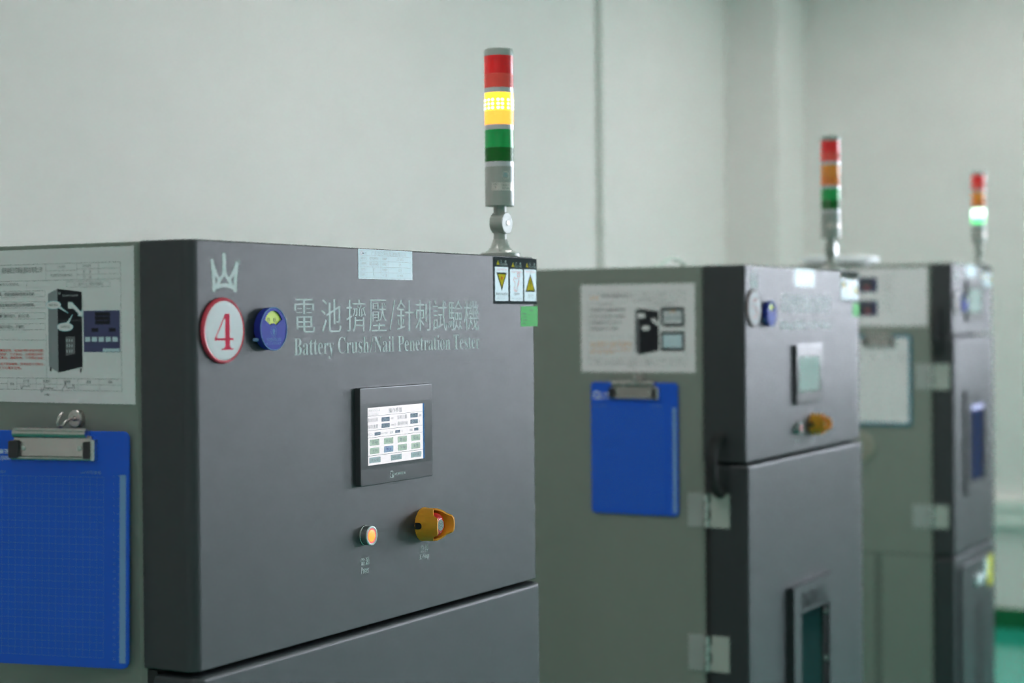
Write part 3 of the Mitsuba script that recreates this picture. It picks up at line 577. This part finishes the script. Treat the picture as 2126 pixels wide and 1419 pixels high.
        P.add('black_print', Polygon([(.1535, -.0585), (.2043, -.0650), (.2043, -.1580), (.1535, -.1680)]), layer=3)
        for u, v in ((.160, -.0755), (.171, -.1045)): P.add('paper', ellipse(u, v, .0110, .0062), layer=6)
        P.add('paper', Polygon([(.186, -.0830), (.192, -.0800), (.211, -.0985), (.217, -.0960), (.2164, -.1080), (.205, -.1065), (.208, -.1040), (.185, -.0870)]), layer=6)
        for y0 in (-.0565, -.1135):
            P.add('black_print', sbox(.2098, y0 - .0455, .2694, y0), layer=3); P.add('label_paper' if y0 < -.1 else 'soft_print', sbox(.2153, y0 - .0385, .2640, y0 - .0065), layer=4)
        P.add('paper', *[sbox(.2180 + .0115 * i, -.0935, .2265 + .0115 * i, -.0885) for i in range(4)], *[sbox(.2180 + .0152 * i, -.0740, .2300 + .0152 * i, -.0695) for i in range(3)], layer=5); P.add('orange_print', sbox(.230, -.0665, .248, -.0645), layer=5)
    P.build(t, b, .0004)
    return t

def clipboard(B, label, style='blue', w=.2266, h=.314):
    """B: frame with the origin at the board's upper left corner"""
    t = thing('clipboard', label, 'clipboard', 'clipboards hanging on the cabinet sides')
    put('board', puff(rrect(0, w, -h, 0, .010, 6), 0, .0028, .0006), 'clip_blue' if style == 'blue' else 'teal_board', t, B)
    n = .0030
    P = Prints()
    if style == 'blue':
        gx0, gx1, gy0, gy1 = .0068, .1895, -.3005, -.0610
        nx, ny = 18, 24
        P.add('grid_print', *[vline(gx1 - .01015 * i, gy0, gy1, .0005) for i in range(nx + 1)], *[hline(gx0, gx1, gy1 - .00998 * i, .0005) for i in range(ny + 1)])
        P.add('pale_blue', sbox(.2130, -.3065, .2222, -.0575), *[sbox(.2130 - (.0045 if i % 5 == 0 else .0026), -.0590 - .00998 * i - .0002, .2130, -.0590 - .00998 * i + .0002) for i in range(25)])
        for i in range(26): P.add('pale_blue', txth(str(i), .2035, -.0612 - .00965 * i, .0028, px=24))
        P.add('pale_blue', txt('A4书写垫板', .1555, .1860, -.0570, -.0530, px=28), txt('NO:FQ.8884', .008, .0425, -.0585, -.0540, px=28))
        P.add('white_print', ring(Point(.0165, -.0315).buffer(.0095), .003), Polygon([(.018, -.034), (.021, -.034), (.0285, -.0405), (.025, -.0415)]), txt('富强', .0330, .0475, -.0315, -.0250, px=34), txt('FUQIANG', .0305, .0490, -.0410, -.0345, px=34))
        P.build(t, B, n)
    else:
        s_ = put('sheet', ext(sbox(.004, -h + .010, w - .010, -.010), .0003), 'paper', t, B.sub((0, 0, n), (1, 0, 0), (0, 1, 0), (0, 0, 1)), smooth=False)
        P.add('soft_print', *[hline(.012, w - .018, -.060 - .012 * i, .0005) for i in range(20)], *[vline(u, -.288, -.060, .0005) for u in (.012, .060, .110, .160, w - .018)])
        P.add('grey_print', txt('设备点检记录表', .060, .165, -.052, -.040, px=34), *[txth('日期', .030 + .05 * i, -.090, .008, px=28) for i in range(4)], *[txth('点检', .030 + .05 * i, -.075, .008, px=28) for i in range(4)])
        P.build(s_, B, n + .0004)
    # the spring clip
    c0, c1, top = (.0515, .1795, .0060) if style == 'blue' else (.050, .170, .006)
    Bc = B.sub((c0, top, n), (1, 0, 0), (0, 1, 0), (0, 0, 1)); L = c1 - c0
    k = put('clip', puff(rrect(.006, L - .006, -.044, -.012, .003, 3), 0, .0045, .001), 'chrome', t, Bc)
    put('lever', tube([(.009, -.0085, .008), (L - .010, -.0085, .008)], .0068, 20), 'chrome', k, Bc)
    put('jaw', tube([(.004, -.0425, .005), (L - .002, -.0425, .005)], .0030, 16), 'chrome', k, Bc)
    put('corner_cap', puff(rrect(0, .016, -.043, -.019, .003, 3), 0, .010, .002), 'black_plastic', k, Bc)
    put('corner_cap', puff(rrect(L - .017, L - .005, -.043, -.020, .002, 3), 0, .009, .002), 'black_plastic', k, Bc)
    put('end_plate', puff(rrect(L - .005, L + .001, -.0455, -.017, .002, 3), 0, .009, .001), 'steel', k, Bc)
    for u in (.021, L - .023): put('rivet', disc((u, -.0285), .0036, .004, .0062, .001, 24), 'steel', k, Bc)
    return t

def magnetic_hook(F, u, v, label):
    t = thing('magnetic_hook', label, 'hook', 'magnetic hooks holding clipboards'); b = F.sub((u, v, 0), (1, 0, 0), (0, 1, 0), (0, 0, 1))
    put('magnet_cup', lathe([(0, .0005), (.0118, .0005), (.0120, .0015), (.0120, .0072), (.0112, .0082), (0, .0082)], 40), 'chrome', t, b)
    put('stem', lathe([(0, .0082), (.0032, .0082), (.0032, .0125), (0, .0125)], 20), 'chrome', t, b)
    path = spline([(0, 0, .010), (0, -.0015, .020), (0, -.006, .028), (0, -.0095, .034), (0, -.006, .0395), (0, .0005, .0385), (0, .0085, .030)], 8)
    put('hook', tube(path, .0021, 14), 'chrome', t, b)
    return t

# ------------------------------------------------------------------ the testers
def tester(origin, yaw, W, S, seam, D, label, r, seam2=None, bottom=-1.55):
    """origin: front upper left corner. Front frame u right, v up, n towards the viewer; side frame u towards the front"""
    c, s = math.cos(yaw), math.sin(yaw); o = np.array(origin, float) + (0, 0, TOP)
    X, Y, Z = np.array([c, s, 0]), np.array([-s, c, 0]), np.array([0, 0, 1.0])
    F, Sd, Tp = Frame(o, X, Z, -Y), Frame(o, -Y, Z, -X), Frame(o, X, Y, Z)
    t = thing('battery_tester', label, 'machine')
    def slab(v0, v1, y1, x0=0.0, x1=W, m='dark_paint', name='upper_panel', rr=r, b=.0025, y0=0.0):
        fp = unary_union([sbox(x0, y0 + rr, x1, y1), sbox(x0 + rr, y0, x1 - rr, y0 + rr * 1.5), Point(x0 + rr, y0 + rr).buffer(rr, quad_segs=8), Point(x1 - rr, y0 + rr).buffer(rr, quad_segs=8)])
        fp = Polygon([p for p in fp.convex_hull.exterior.coords])
        return put(name, puff(fp, v0, v1, b, back=True), m, t, Tp, smooth=35)
    up = slab(-seam, 0, S)
    gap = .0058
    body = put('body', puff(Polygon([(.006, S + .0003), (W - .006, S + .0003), (W, S + .0063), (W, D), (0, D), (0, S + .0063)]), bottom + .0, -.0008, .0012, steps=2), 'body_paint', t, Tp, smooth=20)
    if seam2:
        d1 = slab(-seam2, -seam - gap, S - .010, name='door', b=.008, y0=-.006); d2 = slab(bottom, -seam2 - gap, S - .010, name='lower_panel', b=.008, y0=-.006)
    else:
        d1 = slab(bottom, -seam - gap, S - .016, name='door', b=.008, y0=-.006); d2 = None
    put('gasket', bx(.006, W - .006, S - .0165 if not seam2 else S - .0105, S, bottom + .01, -seam - .003), 'rubber', t, Tp, smooth=False)
    for i, (x, y) in enumerate(((.08, S + .05), (W - .08, S + .05), (.08, D - .08), (W - .08, D - .08))):
        h = TOP + o[2] - TOP + bottom
        w_ = turn(lathe([(0, -.012), (.030, -.012), (.034, -.009), (.034, .009), (.030, .012), (0, .012)], 28), (0, 1, 0), 90); w_.apply_translation((x, y, bottom - h + .034))
        cs = put('caster', [w_], 'rubber', t, Tp)
        put('bracket', [bx(x - .022, x - .014, y - .018, y + .018, bottom - h + .03, bottom - .004), bx(x + .014, x + .022, y - .018, y + .018, bottom - h + .03, bottom - .004), bx(x - .035, x + .035, y - .035, y + .035, bottom - .006, bottom + .0005)], 'steel', cs, Tp, smooth=False)
    return t, F, Sd, Tp, up, d1, d2, body

SEAM = (.5654, .4565, .2542)
# ---- tester 4: nearest
t, F, Sd, Tp, up, d1, _, _ = tester((0, 0, 0), -.01421, .9331, .0847, SEAM[0], .92, 'nearest grey tester cabinet, numbered 4, with lit touch screen and large white lettering', .017)
put('crown_logo', flat(unary_union([crown(.0445, -.0662, .050, .0475), ring(Point(.1008, -.0282).buffer(.0031), .0006), txt('R', .0995, .1020, -.0298, -.0266, px=30)]), .0003), 'white_print', t, F, smooth=False)
tl = []
slots = [('電', .2225, .2715), ('池', .2870, .3365), ('擠', .3500, .4000), ('壓', .4085, .4560), ('/', .4640, .4805), ('針', .4840, .5330), ('刺', .5370, .5810), ('試', .5880, .6310), ('驗', .6350, .6790), ('機', .6840, .7315)]
for ch, a, b_ in slots:
    dv = .0012 * (a - .22) / .5
    tl.append(flat(txt(ch, a, b_, -.1245 - dv if ch != '/' else -.1225, -.0765, px=150, thin=3, grow=.5), .0003))
put('lettering', tl, 'white_print', t, F, smooth=False)
put('lettering', flat(txt('Battery Crush/Nail Penetration Tester', .2215, .7330, -.1635, -.1315, 'serif', px=110, grow=-.9), .0003), 'white_print', t, F, smooth=False)
asset_label(t, F, .3815, -.0012)
warning_label(t, F, .7808, -.0025)
green_label(t, F, .8745, -.0857)
touch_panel(t, F, .3700, -.2083, True)
power_button(t, F, .3919, -.4291)
emergency_stop(t, F, .5565, -.4302)
put('button_lettering', [flat(txt('電源', .3812, .4035, -.4745, -.4625, px=64, thin=2), .0003), flat(txt('Power', .3812, .4025, -.4862, -.4760, 'serif', px=64, grow=-.6), .0003)], 'white_print', t, F, smooth=False)
put('button_lettering', [flat(txt('急停', .5462, .5688, -.4748, -.4625, px=64, thin=2), .0003), flat(txt('E-Stop', .5432, .5700, -.4868, -.4762, 'serif', px=64, grow=-.6), .0003)], 'white_print', t, F, smooth=False)
number_plaque(F, .0622, -.1198, '4', 'white disc with red rim and red numeral 4 on the nearest tester')
status_dial(F, .1585, -.1184, 'blue round status dial beside the number 4 disc')
signal_tower(Tp, .8695, .037, 0.0, 'amber', 'tall signal tower with its yellow lamp lit, on the nearest tester')
paper_sheet(Sd, -.0943 - .297, -.0066, 'instruction sheet with small print and red text on the side of the nearest tester', 1)
magnetic_hook(Sd, -.1960, -.2368, 'chrome magnetic hook above the nearest blue clipboard')
a = math.radians(14)
B1 = Sd.sub((-.0995, -.2520, .006), (1, 0, 0), (0, 1, 0), (0, 0, 1))
Uv, Vv = np.array([math.cos(a), 0, -math.sin(a)]), np.array([0, 1, -.02]); Nv = np.cross(Uv, Vv); Nv /= np.linalg.norm(Nv)
B1 = B1.sub(tuple(-.2266 * Uv), Uv, Vv / np.linalg.norm(Vv), Nv)
clipboard(B1, 'blue clipboard with pale grid lines and chrome clip on the nearest tester')

# ---- tester 5: middle
t, F, Sd, Tp, up, d1, _, _ = tester((1.9822, .0019, .0122), 0.0, .8641, .1032, SEAM[1], .92, 'middle grey tester cabinet with two hinges and a black hose on its dark door edge', .006)
put('crown_logo', flat(crown(.0415, -.0562, .040, .0445), .0003), 'white_print', t, F, smooth=False)
put('lettering', flat(txt('電池短路試驗機', .2450, .6200, -.1105, -.0655, px=100, thin=3), .0003), 'white_print', t, F, smooth=False)
put('lettering', flat(txt('Battery Short Circuit Tester', .2360, .6190, -.1555, -.1320, 'serif', px=80), .0003), 'white_print', t, F, smooth=False)
asset_label(t, F, .3400, -.0012)
warning_label(t, F, .7000, -.0025, w=.155)
green_label(t, F, .805, -.0857, w=.055)
touch_panel(t, F, .3260, -.1905, False)
power_button(t, F, .3473, -.3972, False)
emergency_stop(t, F, .470, -.3935)
put('button_lettering', [flat(txt('電源', .337, .359, -.434, -.423, px=48, thin=1), .0003), flat(txt('急停', .459, .481, -.440, -.429, px=48, thin=1), .0003)], 'white_print', t, F, smooth=False)
number_plaque(F, .0520, -.1000, '5', 'disc with red numeral 5 painted pale as by glare, on the middle tester', 'pale_rim', 'pale_face', 'pale_numeral')
status_dial(F, .1430, -.1130, 'small blue status dial with yellow window on the middle tester')
signal_tower(Tp, .738, .038, 0.0, None, 'unlit blurred signal tower standing on the middle tester')
hinge(t, Sd, -.1447, -.0400, -.0960, -.6100, -.5300)
hinge(t, Sd, -.1452, -.0425, -.0960, -.9460, -.8620)
corrugated(t, Sd, [(-.0600, -.4000, -.004), (-.0600, -.4020, .018), (-.0605, -.4200, .044), (-.0610, -.4650, .056), (-.0610, -.5070, .044), (-.0605, -.5250, .018), (-.0605, -.5262, -.004)], .0128)
paper_sheet(Sd, -.1227 - .297, -.0398, 'instruction sheet showing a dark cabinet and two screens, on the middle tester', 2)
magnetic_hook(Sd, -.2620, -.2605, 'small blurred magnetic hook above the blue clipboard on the middle tester')
B2 = Sd.sub((-.1655 - .2266, -.2735, .004), (1, 0, 0), (0, 1, 0), (0, 0, 1))
clipboard(B2, 'blurred blue clipboard with chrome clip below the paper on the middle tester')
# window in the middle tester's door
def door_window(t, F0, u0, u1, v0, v1, o0, o1, w0, w1, mark=None, lamp=False, proud=.018):
    F = F0.sub((0, 0, .006), (1, 0, 0), (0, 1, 0), (0, 0, 1))
    outer = sbox(u0, v0, u1, v1); inner = sbox(o0, w0, o1, w1)
    k = put('viewing_window', ext(outer.difference(inner), proud), 'dark_paint', t, F, smooth=False)
    put('window_recess', [bx(o0, o0 + .003, w0, w1, .0005, .012), bx(o1 - .020, o1, w0, w1, .0005, .010), bx(o0, o1, w0, w0 + .003, .0005, .012)], 'rubber', k, F, smooth=False)
    put('chamber', bx(o0 + .003, o1 - .020, w0 + .003, w1, .0004, .0020), 'interior_blue' if lamp else 'interior', k, F, smooth=False)
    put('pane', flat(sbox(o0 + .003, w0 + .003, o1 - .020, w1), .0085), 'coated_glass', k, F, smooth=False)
    for v in (w1 - .025, w1 - .145, w0 + .025): put('bolt', disc((o1 - .010, v), .006, .010, .0135, .001, 20), 'steel', k, F)
    if mark: put('maker_lettering', flat(mark, proud + .0003), 'matt_black', k, F, smooth=False)
    if lamp: put('chamber_lamp', bx(o0 + .008, o1 - .024, w1 - .022, w1 - .004, .0022, .0070), 'white_plastic', k, F, smooth=False, emitter=glow(.62, .58, 1.25))  # glowing violet bar added at the top of the opening
    return k
door_window(t, F, .2560, .5680, -1.22, -.7800, .3080, .5230, -1.16, -.8500, txt('DGBELL', .3120, .5080, -.8420, -.8020, px=80, grow=2))
# cable loop on its roof
cb = put('roof_cable', tube(spline([(.30, .36, .006), (.345, .36, .016), (.405, .36, .033), (.46, .36, .030), (.495, .36, .016), (.51, .37, .006)], 12), .0055, 14), 'hose_pale', frame=Tp, label='pale cable arching over the top of the middle tester', cat='cable')

# ---- tester 6: farthest
t, F, Sd, Tp, up, d1, d2, body = tester((4.3301, .1322, .0755), .01125, .6213, .0728, SEAM[2], .92, 'farthest narrow grey tester cabinet by the pale right wall, with a blue lit window slit', .006, seam2=1.0388, bottom=-1.70)
put('crown_logo', flat(crown(.050, -.0560, .045, .0450), .0003), 'white_print', t, F, smooth=False)
asset_label(t, F, .205, -.0012, w=.16)
warning_label(t, F, .4450, -.0025, w=.170)
touch_panel(t, F, .1975, -.0580, False, w=.245)
number_plaque(F, .0640, -.1370, '6', 'number disc painted pale as by glare, on the farthest tester', 'pale_rim', 'pale_face', 'pale_numeral')
status_dial(F, .1480, -.1410, 'tiny blurred blue status dial on the farthest tester')
signal_tower(Tp, .5680, .037, 0.0, 'green', 'blurred signal tower with bright green lamp lit, on the farthest tester')
hinge(t, Sd, -.1314, -.0085, -.0728, -.4480, -.3550)
hinge(t, Sd, -.1428, -.0145, -.0728, -.9400, -.8570)
corrugated(t, Sd, [(-.0500, -.1700, -.004), (-.0500, -.1720, .018), (-.0505, -.1900, .040), (-.0510, -.2350, .050), (-.0510, -.2850, .040), (-.0505, -.3080, .018), (-.0505, -.3095, -.004)], .0128)
paper_sheet(Sd, -.0848 - .297, -.0130, 'printed sheet with two dark pictures on the farthest tester', 3)
B3 = Sd.sub((-.1429 - .2266, -.2520, .003), (1, 0, 0), (0, 1, 0), (0, 0, 1))
clipboard(B3, 'teal edged clipboard holding a white form on the farthest tester', 'clear', h=.3265)
put('cable_port', lathe([(0, 0), (.053, 0), (.053, .006), (.046, .010), (.040, .010), (.038, .006), (.024, .006), (.022, .009), (0, .009)], 48), 'port_beige', t, Sd.sub((-.3300, -.6600, 0), (1, 0, 0), (0, 1, 0), (0, 0, 1)))
put('side_groove', [bx(-.92, -.0745, -1.041, -1.034, 0, .0006), bx(-.2845, -.2562, -1.70, -1.041, 0, .0006)], 'groove', t, Sd, smooth=False)
door_window(t, F, .1500, .4900, -.8350, -.4560, .2080, .4420, -.7900, -.5100, txt('DGBELL', .2200, .4100, -.5000, -.4720, px=60), lamp=True, proud=.0085)
F = F.sub((0, 0, .006), (1, 0, 0), (0, 1, 0), (0, 0, 1))
ac = put('access_cover', puff(rrect(.055, .535, -1.64, -1.080, .010, 4), -.0, .012, .004), 'dark_paint', t, F)
put('louvre', [bx(u, u + .022, -1.58, -1.240, .0115, .0135) for u in (.250,)], 'rubber', ac, F, smooth=False)
for u in (.300, .350): put('louvre', bx(u, u + .022, -1.58, -1.240, .0115, .0135), 'rubber', ac, F, smooth=False)
put('caution_sticker', ext(sbox(.455, -1.205, .535, -1.088), .0004, .0121), 'yellow_sticker', ac, F, smooth=False)
put('white_sticker', ext(sbox(.395, -1.165, .452, -1.092), .0004, .0121), 'white_plastic', ac, F, smooth=False)
put('latch', puff(rrect(.245, .345, -1.175, -1.135, .012, 5), .012, .024, .004), 'white_plastic', ac, F)
vc = thing('roof_vent_cap', 'low white round cap on top of the farthest tester', 'vent cap'); vb = Tp.sub((.30, .50, 0), (1, 0, 0), (0, 1, 0), (0, 0, 1))
put('collar', lathe([(0, 0), (.125, 0), (.125, .018), (0, .018)], 48), 'white_plastic', vc, vb); put('lid', lathe([(0, .018), (.150, .018), (.152, .022), (.150, .036), (.140, .042), (0, .046)], 48), 'white_plastic', vc, vb)
